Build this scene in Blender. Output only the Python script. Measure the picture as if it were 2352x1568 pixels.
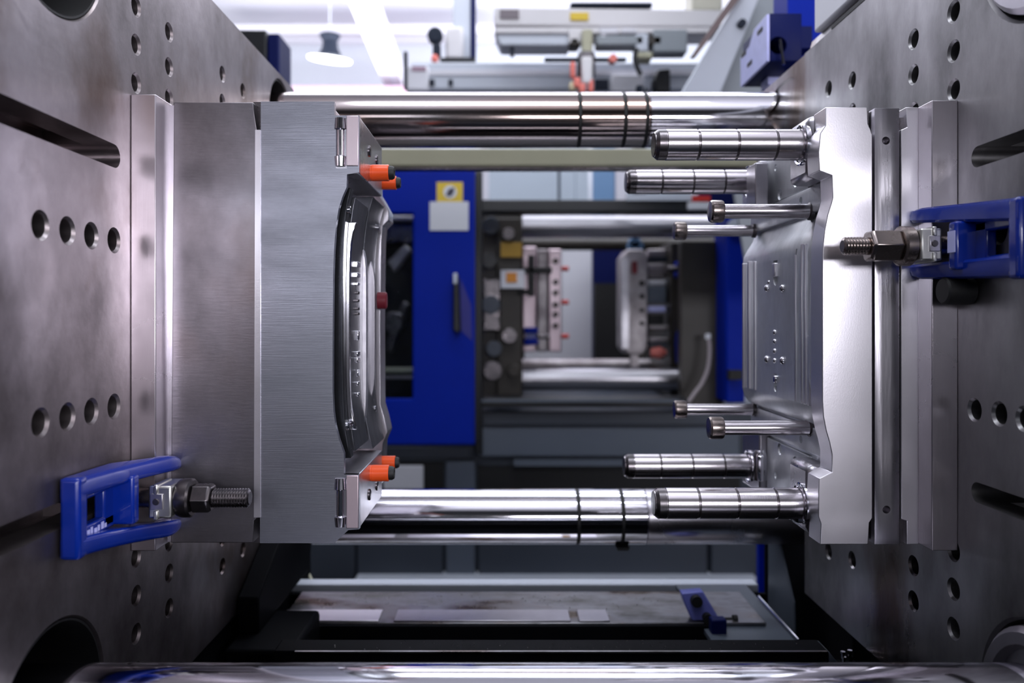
import bpy, bmesh, math, random
from mathutils import Vector, Matrix
random.seed(7)
R = math.radians
for o in list(bpy.data.objects): bpy.data.objects.remove(o)
SC = bpy.context.scene
COL = SC.collection

# ------------------------------------------------------------------ camera, world, lights
F = 1800.0; VX = 1160.0; VY = 735.0; CZ = 1.61
cd = bpy.data.cameras.new('camera'); cam = bpy.data.objects.new('camera', cd); COL.objects.link(cam)
cam.location = (0, 0, CZ); cam.rotation_euler = (R(90), 0, 0)
cd.sensor_width = 36; cd.lens = F / 2352 * 36
cd.shift_x = (1176 - VX) / 2352; cd.shift_y = -(784 - VY) / 2352
cd.clip_start = .02; cd.clip_end = 100
cd.dof.use_dof = True; cd.dof.focus_distance = 1.33; cd.dof.aperture_fstop = 2.3
SC.camera = cam
w = bpy.data.worlds.new('world'); SC.world = w; w.use_nodes = True
w.node_tree.nodes['Background'].inputs[0].default_value = (.70, .73, .86, 1)
w.node_tree.nodes['Background'].inputs[1].default_value = .03
SC.view_settings.view_transform = 'Standard'; SC.view_settings.look = 'None'
SC.view_settings.gamma = 1; SC.view_settings.use_curve_mapping = False
SC.view_settings.exposure = 0.0

def area(name, loc, size, power, target=None, col=(.93, .92, 1), sy=None, rot=None):
    l = bpy.data.lights.new(name, 'AREA'); l.energy = power; l.color = col
    l.shape = 'RECTANGLE'; l.size = size; l.size_y = sy or size
    o = bpy.data.objects.new(name, l); COL.objects.link(o)
    o.location = (loc[0], loc[1], loc[2] + CZ)
    if target is not None:
        d = Vector(target) + Vector((0, 0, CZ)) - o.location
        o.rotation_euler = d.to_track_quat('-Z', 'Y').to_euler()
    elif rot: o.rotation_euler = rot
    return o
area('front_strip_light', (1.7, -2.4, .45), 3.4, 105, (.4, 1.4, .2), sy=.5)
area('side_strip_light', (2.6, -.3, 1.1), 1.4, 24, (-.6, 1.2, .3), (.98, .93, 1), sy=.5)
area('front_fill_light', (-1.5, -2.2, .7), 1.8, 9, (-.2, 1.4, 0), (.84, .88, 1), sy=.4)
area('ceiling_light_machine', (.05, 1.0, 2.2), 1.6, 26, (.05, 1.4, 0), (.88, .93, 1), sy=.5)
area('ceiling_light_rear', (.1, 3.4, 2.8), 3.2, 42, (0, 2.6, 0), (.86, .92, 1), sy=.6)
area('ceiling_light_hall', (0, 5.6, 3.0), 5, 80, (0, 6.6, 0), (.9, .93, 1), sy=2)
area('ceiling_bounce_fill_hall', (0, 7.7, 2.1), 8, 420, (0, 8.1, 4.1), (.93, .93, 1), sy=2.6)  # added fill aimed up, stands in for lamp bounce on the hall ceiling
area('ceiling_bounce_fill_front', (.5, -1.2, 1.9), 5, 130, (.5, -.6, 4.1), (.93, .93, 1), sy=2)  # added fill aimed up, brightens the near ceiling for soft light from above

# ------------------------------------------------------------------ materials
def nodes(m):
    m.use_nodes = True; nt = m.node_tree
    return nt, nt.nodes['Principled BSDF']
def plain(name, col, rough=.5, metal=0, spec=.5, emit=None, es=1, alpha=None, noise=0, nscale=8, bump=0, coat=0):
    m = bpy.data.materials.new(name); nt, b = nodes(m)
    b.inputs['Base Color'].default_value = (*col, 1); b.inputs['Roughness'].default_value = rough
    b.inputs['Metallic'].default_value = metal; b.inputs['Specular IOR Level'].default_value = spec
    b.inputs['Coat Weight'].default_value = coat
    if emit:
        b.inputs['Emission Color'].default_value = (*emit, 1); b.inputs['Emission Strength'].default_value = es
    if noise or bump:
        tc = nt.nodes.new('ShaderNodeTexCoord'); n = nt.nodes.new('ShaderNodeTexNoise')
        n.inputs['Scale'].default_value = nscale; n.inputs['Detail'].default_value = 6
        nt.links.new(tc.outputs['Object'], n.inputs['Vector'])
        if noise:
            r = nt.nodes.new('ShaderNodeMapRange'); r.inputs[3].default_value = 1 - noise; r.inputs[4].default_value = 1 + noise
            nt.links.new(n.outputs[0], r.inputs[0])
            mx = nt.nodes.new('ShaderNodeVectorMath'); mx.operation = 'SCALE'; mx.inputs[0].default_value = col
            nt.links.new(r.outputs[0], mx.inputs['Scale']); nt.links.new(mx.outputs[0], b.inputs['Base Color'])
        if bump:
            bp = nt.nodes.new('ShaderNodeBump'); bp.inputs['Strength'].default_value = bump; bp.inputs['Distance'].default_value = .002
            nt.links.new(n.outputs[0], bp.inputs['Height']); nt.links.new(bp.outputs[0], b.inputs['Normal'])
    return m
def metal(name, c1, c2, rough=.3, dr=.12, scale=3, stretch=(1, 1, 1), brush=None, bstr=.15, bscale=120, stain=None, sscale=4, sthr=(.5, .7), metallic=1.0):
    """steel: two tones mixed by noise, roughness variation, optional brushed bump (stretch vector) and stains"""
    m = bpy.data.materials.new(name); nt, b = nodes(m); L = nt.links.new; N = nt.nodes.new
    tc = N('ShaderNodeTexCoord'); mp = N('ShaderNodeMapping'); mp.inputs['Scale'].default_value = stretch
    L(tc.outputs['Object'], mp.inputs[0])
    n = N('ShaderNodeTexNoise'); n.inputs['Scale'].default_value = scale; n.inputs['Detail'].default_value = 8; n.inputs['Roughness'].default_value = .62
    L(mp.outputs[0], n.inputs['Vector'])
    rp = N('ShaderNodeValToRGB'); rp.color_ramp.elements[0].position = .34; rp.color_ramp.elements[1].position = .66
    rp.color_ramp.elements[0].color = (*c1, 1); rp.color_ramp.elements[1].color = (*c2, 1)
    L(n.outputs[0], rp.inputs[0]); out = rp.outputs[0]
    mr = N('ShaderNodeMapRange'); mr.inputs[1].default_value = .3; mr.inputs[2].default_value = .7
    mr.inputs[3].default_value = max(rough + dr, .02); mr.inputs[4].default_value = max(rough - dr, .02)
    L(n.outputs[0], mr.inputs[0]); L(mr.outputs[0], b.inputs['Roughness'])
    if stain:
        n2 = N('ShaderNodeTexNoise'); n2.inputs['Scale'].default_value = sscale; n2.inputs['Detail'].default_value = 5
        L(mp.outputs[0], n2.inputs['Vector'])
        r2 = N('ShaderNodeMapRange'); r2.inputs[1].default_value = sthr[0]; r2.inputs[2].default_value = sthr[1]
        L(n2.outputs[0], r2.inputs[0])
        mx = N('ShaderNodeMix'); mx.data_type = 'RGBA'
        L(r2.outputs[0], mx.inputs[0]); L(out, mx.inputs[6]); mx.inputs[7].default_value = (*stain, 1); out = mx.outputs[2]
    L(out, b.inputs['Base Color']); b.inputs['Metallic'].default_value = metallic
    if brush:
        mb = N('ShaderNodeMapping'); mb.inputs['Scale'].default_value = brush; L(tc.outputs['Object'], mb.inputs[0])
        n3 = N('ShaderNodeTexNoise'); n3.inputs['Scale'].default_value = bscale; n3.inputs['Detail'].default_value = 3
        L(mb.outputs[0], n3.inputs['Vector'])
        bp = N('ShaderNodeBump'); bp.inputs['Strength'].default_value = bstr; bp.inputs['Distance'].default_value = .001
        L(n3.outputs[0], bp.inputs['Height']); L(bp.outputs[0], b.inputs['Normal'])
    return m
M = {}
M['platen_l'] = metal('worn_cast_steel_left', (.10, .085, .085), (.43, .385, .40), .42, .17, 2.6, (1, 1, .7), (1, 1, 1), .35, 60, (.10, .055, .035), 3.6, (.57, .72))
M['platen_r'] = metal('worn_cast_steel_right', (.12, .115, .12), (.48, .47, .48), .40, .17, 2.5, (1, 1, .5), (1, 1, .4), .35, 60, (.12, .08, .06), 3.2, (.57, .72))
M['clampplate'] = metal('ground_steel_clamp_plate', (.48, .44, .47), (.66, .61, .66), .30, .08, 2.5, (1, 1, 1), (3, 3, .2), .15, 60)
M['spacer'] = metal('ground_steel_spacer', (.14, .13, .14), (.36, .34, .375), .36, .10, 2.6, (1, 1, .8), (1, 1, 6), .12, 40, (.22, .17, .16), 3.3, (.52, .75))
M['cavity'] = metal('brushed_cavity_steel', (.28, .29, .33), (.48, .48, .55), .36, .07, 3, (1, 1, 3), (.4, 1, 14), .16, 40)
M['bright'] = metal('bright_milled_steel', (.74, .71, .76), (.86, .84, .88), .34, .06, 3, (1, 1, 1), (9, 2, 5), .07, 60)
M['midsteel'] = metal('milled_steel', (.40, .38, .42), (.62, .60, .64), .30, .08, 3, (1, 1, .5), (4, 4, .4), .15, 60)
M['core'] = metal('milled_core_steel', (.56, .57, .60), (.84, .85, .88), .46, .10, 7, (1, 1, .6), (1, 4, .3), .35, 60)
M['glossy'] = metal('polished_cavity_steel', (.055, .057, .066), (.17, .175, .20), .34, .07, 7, (1, 1, .5), (1, 1, .4), .3, 25)
M['darkcav'] = metal('dark_polished_steel', (.025, .026, .030), (.075, .078, .088), .30, .08, 6)
M['chrome'] = metal('polished_chrome', (.66, .65, .70), (.80, .79, .84), .10, .05, 4, (.2, 2, 2))
M['oldchrome'] = metal('oily_chrome', (.34, .29, .28), (.62, .58, .60), .13, .06, 3, (.25, 3, 3), None, .1, 60, (.34, .20, .13), 2.6, (.50, .72))
M['pin'] = metal('hardened_pin_steel', (.60, .56, .58), (.76, .72, .75), .22, .05, 9, (.3, 2, 2), (20, 1, 1), .08, 60)
M['darkpin'] = metal('blackened_steel', (.10, .095, .10), (.20, .18, .19), .3, .08, 20)
M['bolt'] = metal('dark_bolt_steel', (.26, .22, .20), (.44, .38, .36), .26, .08, 18)
M['zinc'] = metal('zinc_block', (.50, .50, .48), (.70, .69, .66), .34, .08, 14)
M['pink'] = metal('warm_ground_steel', (.62, .50, .54), (.74, .62, .66), .42, .06, 6, (1, 1, .3))
M['blue'] = plain('blue_enamel', (.001, .020, .26), .26, 0, .5, noise=.25, nscale=14, bump=.35, coat=.4)
M['bluepaint'] = plain('blue_powder_coat', (.0002, .016, .31), .5, 0, .12, noise=.1, nscale=4)
M['navy'] = plain('navy_paint', (.002, .006, .07), .5, 0, .15)
M['lav'] = plain('pale_lavender_plate', (.55, .57, .95), .38, noise=.15, nscale=30)
M['black'] = plain('black_paint', (.008, .009, .012), .35, noise=.3, nscale=20)
M['rubber'] = plain('black_rubber', (.006, .006, .007), .6)
M['orange'] = plain('orange_plastic', (.80, .085, .012), .34, noise=.06, nscale=40)
M['red'] = plain('red_plastic', (.62, .03, .02), .4)
M['salmon'] = plain('salmon_plastic', (.85, .22, .18), .5)
M['greypaint'] = plain('slate_grey_paint', (.045, .055, .075), .45, noise=.12, nscale=3)
M['greypaint2'] = plain('mid_grey_paint', (.10, .12, .155), .42, noise=.12, nscale=3)
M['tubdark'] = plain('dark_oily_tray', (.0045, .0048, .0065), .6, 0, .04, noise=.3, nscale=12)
M['tray'] = metal('stained_tray_steel', (.12, .115, .11), (.42, .42, .46), .34, .14, 9, (.5, 1, 1), (1, 1, 1), .6, 60, (.12, .08, .05), 9, (.50, .65))
M['palegrey'] = plain('pale_grey_paint', (.58, .62, .70), .45, noise=.06, nscale=3)
M['greengrey'] = plain('grey_guard_paint', (.28, .31, .34), .5, noise=.05, nscale=2)
M['white'] = plain('white_paint', (.74, .74, .80), .5, noise=.03, nscale=3)
M['robotwhite'] = plain('warm_white_enamel', (.74, .72, .74), .42, noise=.04, nscale=3)
M['beige'] = plain('olive_beige_enamel', (.44, .43, .31), .3, noise=.12, nscale=6)
M['yellow'] = plain('yellow_label', (.75, .53, .04), .5)
M['dyellow'] = plain('deep_yellow_label', (.52, .30, .02), .5)
M['paper'] = plain('white_label', (.72, .73, .78), .5)
M['ink'] = plain('label_ink', (.05, .05, .08), .5)
M['orangeink'] = plain('orange_symbol', (.70, .26, .02), .5)
M['wall'] = plain('wall_paint', (.66, .70, .76), .7, noise=.03, nscale=1)
M['ceil'] = plain('ceiling_paint', (.82, .82, .88), .7, noise=.03, nscale=1)
M['floor'] = plain('factory_floor', (.10, .11, .12), .35, noise=.2, nscale=3)
M['lamp'] = plain('lamp_diffuser', (1, 1, 1), .5, emit=(1, 1, 1), es=6)
M['slate'] = plain('slate_lamp_housing', (.014, .020, .036), .5, 0, .2)
M['maroon'] = plain('dusty_pink_beam', (.42, .28, .36), .6)
M['lightblue'] = plain('light_blue_panel', (.12, .24, .42), .4)
M['bgsteel'] = metal('far_steel', (.28, .25, .26), (.46, .43, .44), .5, .08, 6)
M['farbar'] = metal('far_bar_steel', (.34, .33, .36), (.46, .45, .48), .33, .06, 3, (.3, 2, 2))
M['bgbrown'] = plain('oily_brown_casting', (.024, .019, .014), .45, noise=.5, nscale=9)
M['beampaint'] = plain('roof_beam_paint', (.58, .58, .64), .7)
M['bluegrey'] = plain('blue_grey_panel', (.42, .49, .56), .6)
M['hose'] = plain('grey_pink_hose', (.30, .26, .28), .4)
m = bpy.data.materials.new('guard_window'); nt, b = nodes(m)
b.inputs['Base Color'].default_value = (.55, .6, .65, 1); b.inputs['Roughness'].default_value = .05
b.inputs['Transmission Weight'].default_value = 1; b.inputs['IOR'].default_value = 1.05; M['glass'] = m

# ------------------------------------------------------------------ helpers
def X(px, Y): return (px - VX) * Y / F
def Z(py, Y): return (VY - py) * Y / F + CZ
def P(px, py, Y): return Vector((X(px, Y), Y, Z(py, Y)))
def link(name, bm, mat, parent=None, bevel=0, smooth=True, seg=2, angle=32):
    bmesh.ops.recalc_face_normals(bm, faces=bm.faces)
    if parent is not None: bmesh.ops.translate(bm, verts=bm.verts, vec=-gloc(parent))
    me = bpy.data.meshes.new(name); bm.to_mesh(me); bm.free()
    mats = mat if isinstance(mat, (list, tuple)) else [mat]
    for q in mats: me.materials.append(M[q] if isinstance(q, str) else q)
    if smooth:
        me.shade_smooth(); me.set_sharp_from_angle(angle=R(angle))
    o = bpy.data.objects.new(name, me); COL.objects.link(o)
    if parent is not None: o.parent = parent
    if bevel:
        md = o.modifiers.new('bevel', 'BEVEL'); md.width = bevel; md.segments = seg; md.limit_method = 'ANGLE'; md.angle_limit = R(35)
        md.harden_normals = False
    return o
def gloc(o):
    v = Vector((0, 0, 0))
    while o is not None: v += o.location; o = o.parent
    return v
def tag(o, label=None, cat=None, group=None, kind=None):
    if label: o['label'] = label
    if cat: o['category'] = cat
    if group: o['group'] = group
    if kind: o['kind'] = kind
    return o
def thing(name, label, cat, loc=(0, 0, 0), group=None):
    o = bpy.data.objects.new(name, None); COL.objects.link(o); o.location = loc
    o.empty_display_size = .05
    return tag(o, label, cat, group)
def box(bm, x0, x1, y0, y1, z0, z1):
    x0, x1 = sorted((x0, x1)); y0, y1 = sorted((y0, y1)); z0, z1 = sorted((z0, z1))
    v = [bm.verts.new((x, y, z)) for x in (x0, x1) for y in (y0, y1) for z in (z0, z1)]
    for f in ((0, 1, 3, 2), (4, 6, 7, 5), (0, 4, 5, 1), (2, 3, 7, 6), (0, 2, 6, 4), (1, 5, 7, 3)):
        bm.faces.new([v[i] for i in f])
    return bm
def BX(*a): return box(bmesh.new(), *a)
def pb(px0, px1, py0, py1, Y0, Y1, bm=None):
    """box whose front face, at depth Y0, spans those pixels"""
    return box(bm or bmesh.new(), X(px0, Y0), X(px1, Y0), Y0, Y1, Z(py1, Y0), Z(py0, Y0))
def prism(pts, axis, a0, a1, bm=None):
    bm = bm or bmesh.new()
    def mk(p, a):
        return (p[0], a, p[1]) if axis == 'Y' else ((a, p[0], p[1]) if axis == 'X' else (p[0], p[1], a))
    A = [bm.verts.new(mk(p, a0)) for p in pts]; B = [bm.verts.new(mk(p, a1)) for p in pts]
    n = len(pts)
    bm.faces.new(A); bm.faces.new(B[::-1])
    for i in range(n): bm.faces.new((A[i], B[i], B[(i + 1) % n], A[(i + 1) % n]))
    return bm
def pprism(pix, Y0, Y1, bm=None):
    return prism([(X(a, Y0), Z(b, Y0)) for a, b in pix], 'Y', Y0, Y1, bm)
def lathe(prof, c, axis='X', seg=32, bm=None, caps=True, rot=0, sc=(1, 1)):
    """prof: (a, r) along the axis; c: the two other coordinates"""
    bm = bm or bmesh.new(); rings = []
    for a, r in prof:
        ring = []
        for i in range(seg):
            t = 2 * math.pi * i / seg + rot
            u, v = c[0] + r * sc[0] * math.cos(t), c[1] + r * sc[1] * math.sin(t)
            ring.append(bm.verts.new((a, u, v) if axis == 'X' else ((u, a, v) if axis == 'Y' else (u, v, a))))
        rings.append(ring)
    for A, B in zip(rings, rings[1:]):
        for i in range(seg): bm.faces.new((A[i], A[(i + 1) % seg], B[(i + 1) % seg], B[i]))
    if caps: bm.faces.new(rings[0][::-1]); bm.faces.new(rings[-1])
    return bm
def tube(pts, r, bm=None, seg=10):
    bm = bm or bmesh.new(); pts = [Vector(p) for p in pts]; rings = []
    for i, p in enumerate(pts):
        d = (pts[min(i + 1, len(pts) - 1)] - pts[max(i - 1, 0)]).normalized()
        u = d.cross(Vector((.3, 1, .2))).normalized(); v = d.cross(u)
        rr = r[i] if isinstance(r, (list, tuple)) else r
        rings.append([bm.verts.new(p + rr * (math.cos(2 * math.pi * k / seg) * u + math.sin(2 * math.pi * k / seg) * v)) for k in range(seg)])
    for A, B in zip(rings, rings[1:]):
        for i in range(seg): bm.faces.new((A[i], A[(i + 1) % seg], B[(i + 1) % seg], B[i]))
    bm.faces.new(rings[0][::-1]); bm.faces.new(rings[-1])
    return bm
def curve(pts, n=8):
    """Catmull-Rom through points"""
    pts = [Vector(p) for p in pts]; out = []
    q = [pts[0]] + pts + [pts[-1]]
    for i in range(1, len(q) - 2):
        for k in range(n):
            t = k / n; a, b_, c, d = q[i - 1], q[i], q[i + 1], q[i + 2]
            out.append(.5 * ((2 * b_) + (c - a) * t + (2 * a - 5 * b_ + 4 * c - d) * t * t + (3 * b_ - a - 3 * c + d) * t ** 3))
    out.append(pts[-1]); return out
def cut(obj, cutters):
    """boolean difference, baked into the mesh"""
    me = bpy.data.meshes.new('cutter'); bmesh.ops.recalc_face_normals(cutters, faces=cutters.faces)
    if obj.parent: bmesh.ops.translate(cutters, verts=cutters.verts, vec=-gloc(obj.parent))
    cutters.to_mesh(me); cutters.free()
    c = bpy.data.objects.new('cutter', me); COL.objects.link(c)
    if obj.parent: c.parent = obj.parent
    md = obj.modifiers.new('cut', 'BOOLEAN'); md.object = c; md.solver = 'EXACT'; md.operation = 'DIFFERENCE'; md.use_self = True; md.use_hole_tolerant = False
    bpy.context.view_layer.update()
    dg = bpy.context.evaluated_depsgraph_get()
    new = bpy.data.meshes.new_from_object(obj.evaluated_get(dg))
    if len(new.polygons) < 6: print('BOOLEAN EMPTY', obj.name)
    obj.modifiers.clear(); old = obj.data; obj.data = new; new.name = obj.name
    new.shade_smooth(); new.set_sharp_from_angle(angle=R(32))
    bpy.data.objects.remove(c); bpy.data.meshes.remove(me)
    return obj
def copytree(o, loc=None, label=None, parent=None):
    c = o.copy(); COL.objects.link(c)
    if parent is not None: c.parent = parent
    if loc is not None: c.location = loc
    if label: c['label'] = label
    for ch in [q for q in o.children]: copytree(ch, parent=c)
    return c

# ------------------------------------------------------------------ the hall
def struct(name, bm, mat, **k): return tag(link(name, bm, mat, **k), kind='structure')
struct('floor', BX(-9, 9, -4.5, 11, -.1, 0), 'floor')
struct('wall_back', BX(-9, 9, 10.8, 11, 0, 5.7), 'wall')
struct('ceiling', BX(-9, 9, -4.5, 11, 5.62, 5.75), 'ceil')
struct('trim_1', BX(-9, 9, 10.66, 10.8, 5.40, 5.62), 'ceil')
HANG = []
# ------------------------------------------------------------------ platens
XL, XR = -.6, .717
def zc(z): return z + CZ
def holecut(bm, side, Y, z, r=.0165, depth=.09):
    x = XL if side < 0 else XR; s = 1 if side < 0 else -1
    lathe([(x + s * .01, r + .0045), (x + s * .0005, r + .004), (x - s * .004, r), (x - s * depth, r)], (Y, zc(z)), 'X', 24, bm)
def holecut_bore(bm, side, Y, z, r, depth, sc=(1, 1)):
    x = XL if side < 0 else XR; s = 1 if side < 0 else -1
    lathe([(x + s * .01, r * 1.03), (x, r * 1.03), (x - s * .006, r), (x - s * depth, r)], (Y, zc(z)), 'X', 56, bm, sc=sc)
def slotcut(bm, side, y0, y1, z0, z1, depth=.09):
    x = XL if side < 0 else XR; s = 1 if side < 0 else -1
    r = (z1 - z0) / 2; pts = [(y0, zc(z0)), (y1 - r, zc(z0))]
    pts += [(y1 - r + r * math.cos(t), zc((z0 + z1) / 2) + r * math.sin(t)) for t in [R(a) for a in range(-75, 90, 15)]]
    pts += [(y1 - r, zc(z1)), (y0, zc(z1))]
    prism(pts, 'X', x + s * .01, x - s * depth, bm)
    # wide undercut of the T-slot
    box(bm, x - s * .05, x - s * (depth + .02), y0, y1 - r, zc(z0) - .02, zc(z1) + .02)

lp = thing('moving_platen', 'big worn steel platen with bolt holes and slots on the left', 'machine plate', (-.75, 1.5, CZ))
# outline in (Y, z), rounded far corners
def plat_outline(yn, yf, zt, zb, r):
    pts = [(yn, zc(zb)), (yf - r, zc(zb))]
    pts += [(yf - r + r * math.cos(t), zc(zb) + r + r * math.sin(t)) for t in [R(a) for a in range(-75, 0, 15)]]
    pts += [(yf, zc(zb) + r), (yf, zc(zt) - r)]
    pts += [(yf - r + r * math.cos(t), zc(zt) - r + r * math.sin(t)) for t in [R(a) for a in range(15, 90, 15)]]
    pts += [(yf - r, zc(zt)), (yn, zc(zt))]
    return pts
pl = link('platen_body', prism(plat_outline(.80, 2.26, .655, -.655, .05), 'X', XL - .34, XL), 'platen_l', lp)
cb = bmesh.new()
def LY(px): return .6 * F / (VX - px)
def RY(px): return .717 * F / (px - VX)
for px in (93, 155, 210, 262):
    holecut(cb, -1, LY(px), .1225); holecut(cb, -1, LY(px), -.1325)
for Y, zs in ((1.275, (.3855, .448, .510, .573)), (1.40, (.334, .396, .452, .514)), (1.664, (.463, .522)), (1.794, (.463, .5245))):
    for z in zs:
        r = .0135
        holecut(cb, -1, Y, z, r); holecut(cb, -1, Y, -z, r)
for z in (.535, -.53): holecut_bore(cb, -1, 1.045, z, .125, .16)
slotcut(cb, -1, .78, 1.222, .234, .270); slotcut(cb, -1, .78, 1.222, -.281, -.245)
cut(pl, cb)
cb = bmesh.new()
for z in (.536, -.53): holecut_bore(cb, -1, 2.10, z, .104, .16)
cut(pl, cb)
for y, z in ((1.045, .535), (1.045, -.53), (2.10, .536), (2.10, -.53)):
    r0 = .1248 if y < 1.5 else .1038
    bmm = lathe([(XL - .003, r0), (XL - .003, r0 - .003), (XL - .14, r0 - .004), (XL - .14, .0735), (XL - .15, .0735), (XL - .15, r0)], (y, zc(z)), 'X', 56, caps=False)
    link('bore_dark_lining', bmm, 'rubber', lp)  # black lining added, the shade inside the bores is put into its colour

rp = thing('fixed_platen', 'big worn steel platen with bolt holes and slots on the right', 'machine plate', (.86, 1.4, CZ))
pr = link('platen_body', prism(plat_outline(.80, 1.875, .637, -.652, .001), 'X', XR, XR + .34), 'platen_r', rp, bevel=.0)
cb = bmesh.new()
for Y, zs in ((1.253, (.493, .430, .368)), (1.376, (.493, .431)), (1.619, (.495,)), (1.737, (.512,))):
    for z in zs:
        holecut(cb, 1, Y, z, .0145); holecut(cb, 1, Y, -z, .0145)
holecut(cb, 1, 1.253, -.568, .0145); holecut(cb, 1, 1.376, .365, .0145); holecut(cb, 1, 1.619, .43, .0145)
for px, py in ((2238, 941), (2295, 950), (2352, 962)):
    Y = RY(px); holecut(cb, 1, Y, -(py - VY) * Y / F, .0150); holecut(cb, 1, Y, .128, .0150)
slotcut(cb, 1, .78, 1.205, .232, .264); slotcut(cb, 1, .78, 1.205, -.277, -.246)
for z in (.54, -.54): holecut_bore(cb, 1, 1.045, z, .132, .1)
cut(pr, cb)
lug = link('corner_lug', prism([(1.876, zc(.30)), (1.876, zc(.637)), (2.24, zc(.637)), (2.24, zc(.36)), (2.15, zc(.30))], 'X', XR + .003, XR + .3), 'platen_r', rp)
cb = bmesh.new(); lathe([(XR - .02, .1), (XR + .009, .1)], (2.03, zc(.533)), 'X', 48, cb, sc=(1.45, .84)); cut(lug, cb)
lug = link('corner_lug', prism([(1.876, zc(-.30)), (1.876, zc(-.60)), (2.2, zc(-.60)), (2.2, zc(-.36)), (2.15, zc(-.30))], 'X', XR + .10, XR + .3), 'platen_r', rp)
for z in (.54, -.54):
    bmm = lathe([(XR + .03, .128), (XR - .004, .124), (XR - .012, .116), (XR - .012, .100), (XR + .0, .094), (XR + .0, .074), (XR + .03, .074)], (1.045, zc(z)), 'X', 48, caps=False)
    link('bar_ring', bmm, 'midsteel', rp)
link('cover_strip', prism([(X(1855, 1.9), zc(.637)), (X(1855, 1.9) + .01, zc(.675)), (XR + .33, zc(.675)), (XR + .33, zc(.637))], 'Y', .9, 1.90), 'platen_r', rp, bevel=.003)
link('cover_gap', BX(XR - .001, XR + .2, .9, 1.72, zc(.6375), zc(.646)), 'rubber', rp)
link('white_cover', BX(XR + .012, XR + .30, .95, 1.85, zc(.676), zc(.76)), 'white', rp, bevel=.006)

# ------------------------------------------------------------------ tie bars
def bar_prof(x0, x1, r, grooves):
    p = [(x0, r)]
    for g, gw, dr in grooves: p += [(g - gw, r), (g - gw * .7, r - dr), (g + gw * .7, r - dr), (g + gw, r)]
    p += [(x1, r)]; return p
def tie_bar(label, Y, z, split, matl, matr, rings):
    t = thing('tie_bar', label, 'steel bar', (0, Y, zc(z)))
    if split is None:
        link('bar_shaft', lathe([(XL - .14, .0725), (XR + .20, .0725)], (Y, zc(z)), 'X', 72), matl, t)
        return t
    link('bar_sleeve', lathe(bar_prof(XL - .14, split, .0728, [(g, .005, .003) for g in rings]) + [(split, .068)], (Y, zc(z)), 'X', 72), matl, t)
    link('bar_shaft', lathe([(split, .066), (split + .004, .0715), (split + .010, .0722), (XR + .30, .0722)], (Y, zc(z)), 'X', 72), matr, t)
    for g in rings: link('groove_ring', lathe([(g - .0035, .0722), (g + .0035, .0722)], (Y, zc(z)), 'X', 64), 'rubber', t)
    return t
YB = 2.103
tie_bar('long oily chrome tie bar along the top, behind the moulds', YB, .536, X(1493, 2.04), 'oldchrome', 'chrome', [X(1333, 2.04), X(1437, 2.04), X(1487, 2.04)])
t = tie_bar('polished chrome tie bar behind the moulds, below their middle', YB, -.526, X(1487, 2.04), 'chrome', 'midsteel', [X(1330, 2.04), X(1432, 2.04)])
link('clip', prism([(X(1418, 2.04), zc(-.598)), (X(1450, 2.04), zc(-.598)), (X(1446, 2.04), zc(-.606)), (X(1422, 2.04), zc(-.606))], 'Y', 2.06, 2.14), 'rubber', t)
tie_bar('nearest bright tie bar crossing the bottom edge of the picture', 1.045, -.535, None, 'chrome', 'chrome', [])

# ------------------------------------------------------------------ left mould half (cavity side)
YL = 1.30
ml = thing('mould_half', 'cavity half of steel mould bolted to the left platen', 'mould', (-.45, 1.5, CZ))
zt, zb = .362, -.370
link('clamp_plate', BX(XL, -.560, 1.256, 1.80, zc(zt), zc(zb)), 'clampplate', ml, bevel=.0015)
link('insulation_gap', BX(-.560, -.549, 1.306, 1.78, zc(zt - .004), zc(zb)), 'midsteel', ml)
sp = link('spacer_block', pprism([(399, 235), (581, 235), (584, 262), (590, 300), (590, 1190), (583, 1196), (581, 1246), (392, 1246)], YL, 1.76), 'spacer', ml, bevel=.0012)
link('lit_edge_strip', pprism([(586, 298), (598, 298), (598, 1188), (583, 1188)], YL - .002, 1.74), 'bright', ml)  # lit plate edge, its light put into a strip of brighter steel
link('pry_slot', pprism([(582, 234), (600, 234), (600, 297), (592, 297), (586, 262)], YL + .02, 1.72), 'darkpin', ml)
link('pry_slot', pprism([(581, 1189), (599, 1189), (599, 1246), (581, 1246)], YL + .035, 1.72), 'darkpin', ml)
prof = [(768, 265), (825, 265), (825, 396), (797, 400), (796, 430), (787, 450), (778, 478), (771, 520), (767, 580), (765, 640), (764, 800), (764, 900), (766, 945), (770, 975), (778, 1008), (790, 1042), (790, 1090), (825, 1090), (825, 1215), (800, 1217), (768, 1247)]
cv = link('cavity_plate', pprism([(599, 233), (768, 233)] + prof + [(597, 1247)], YL, YL + .012), 'cavity', ml)
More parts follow.
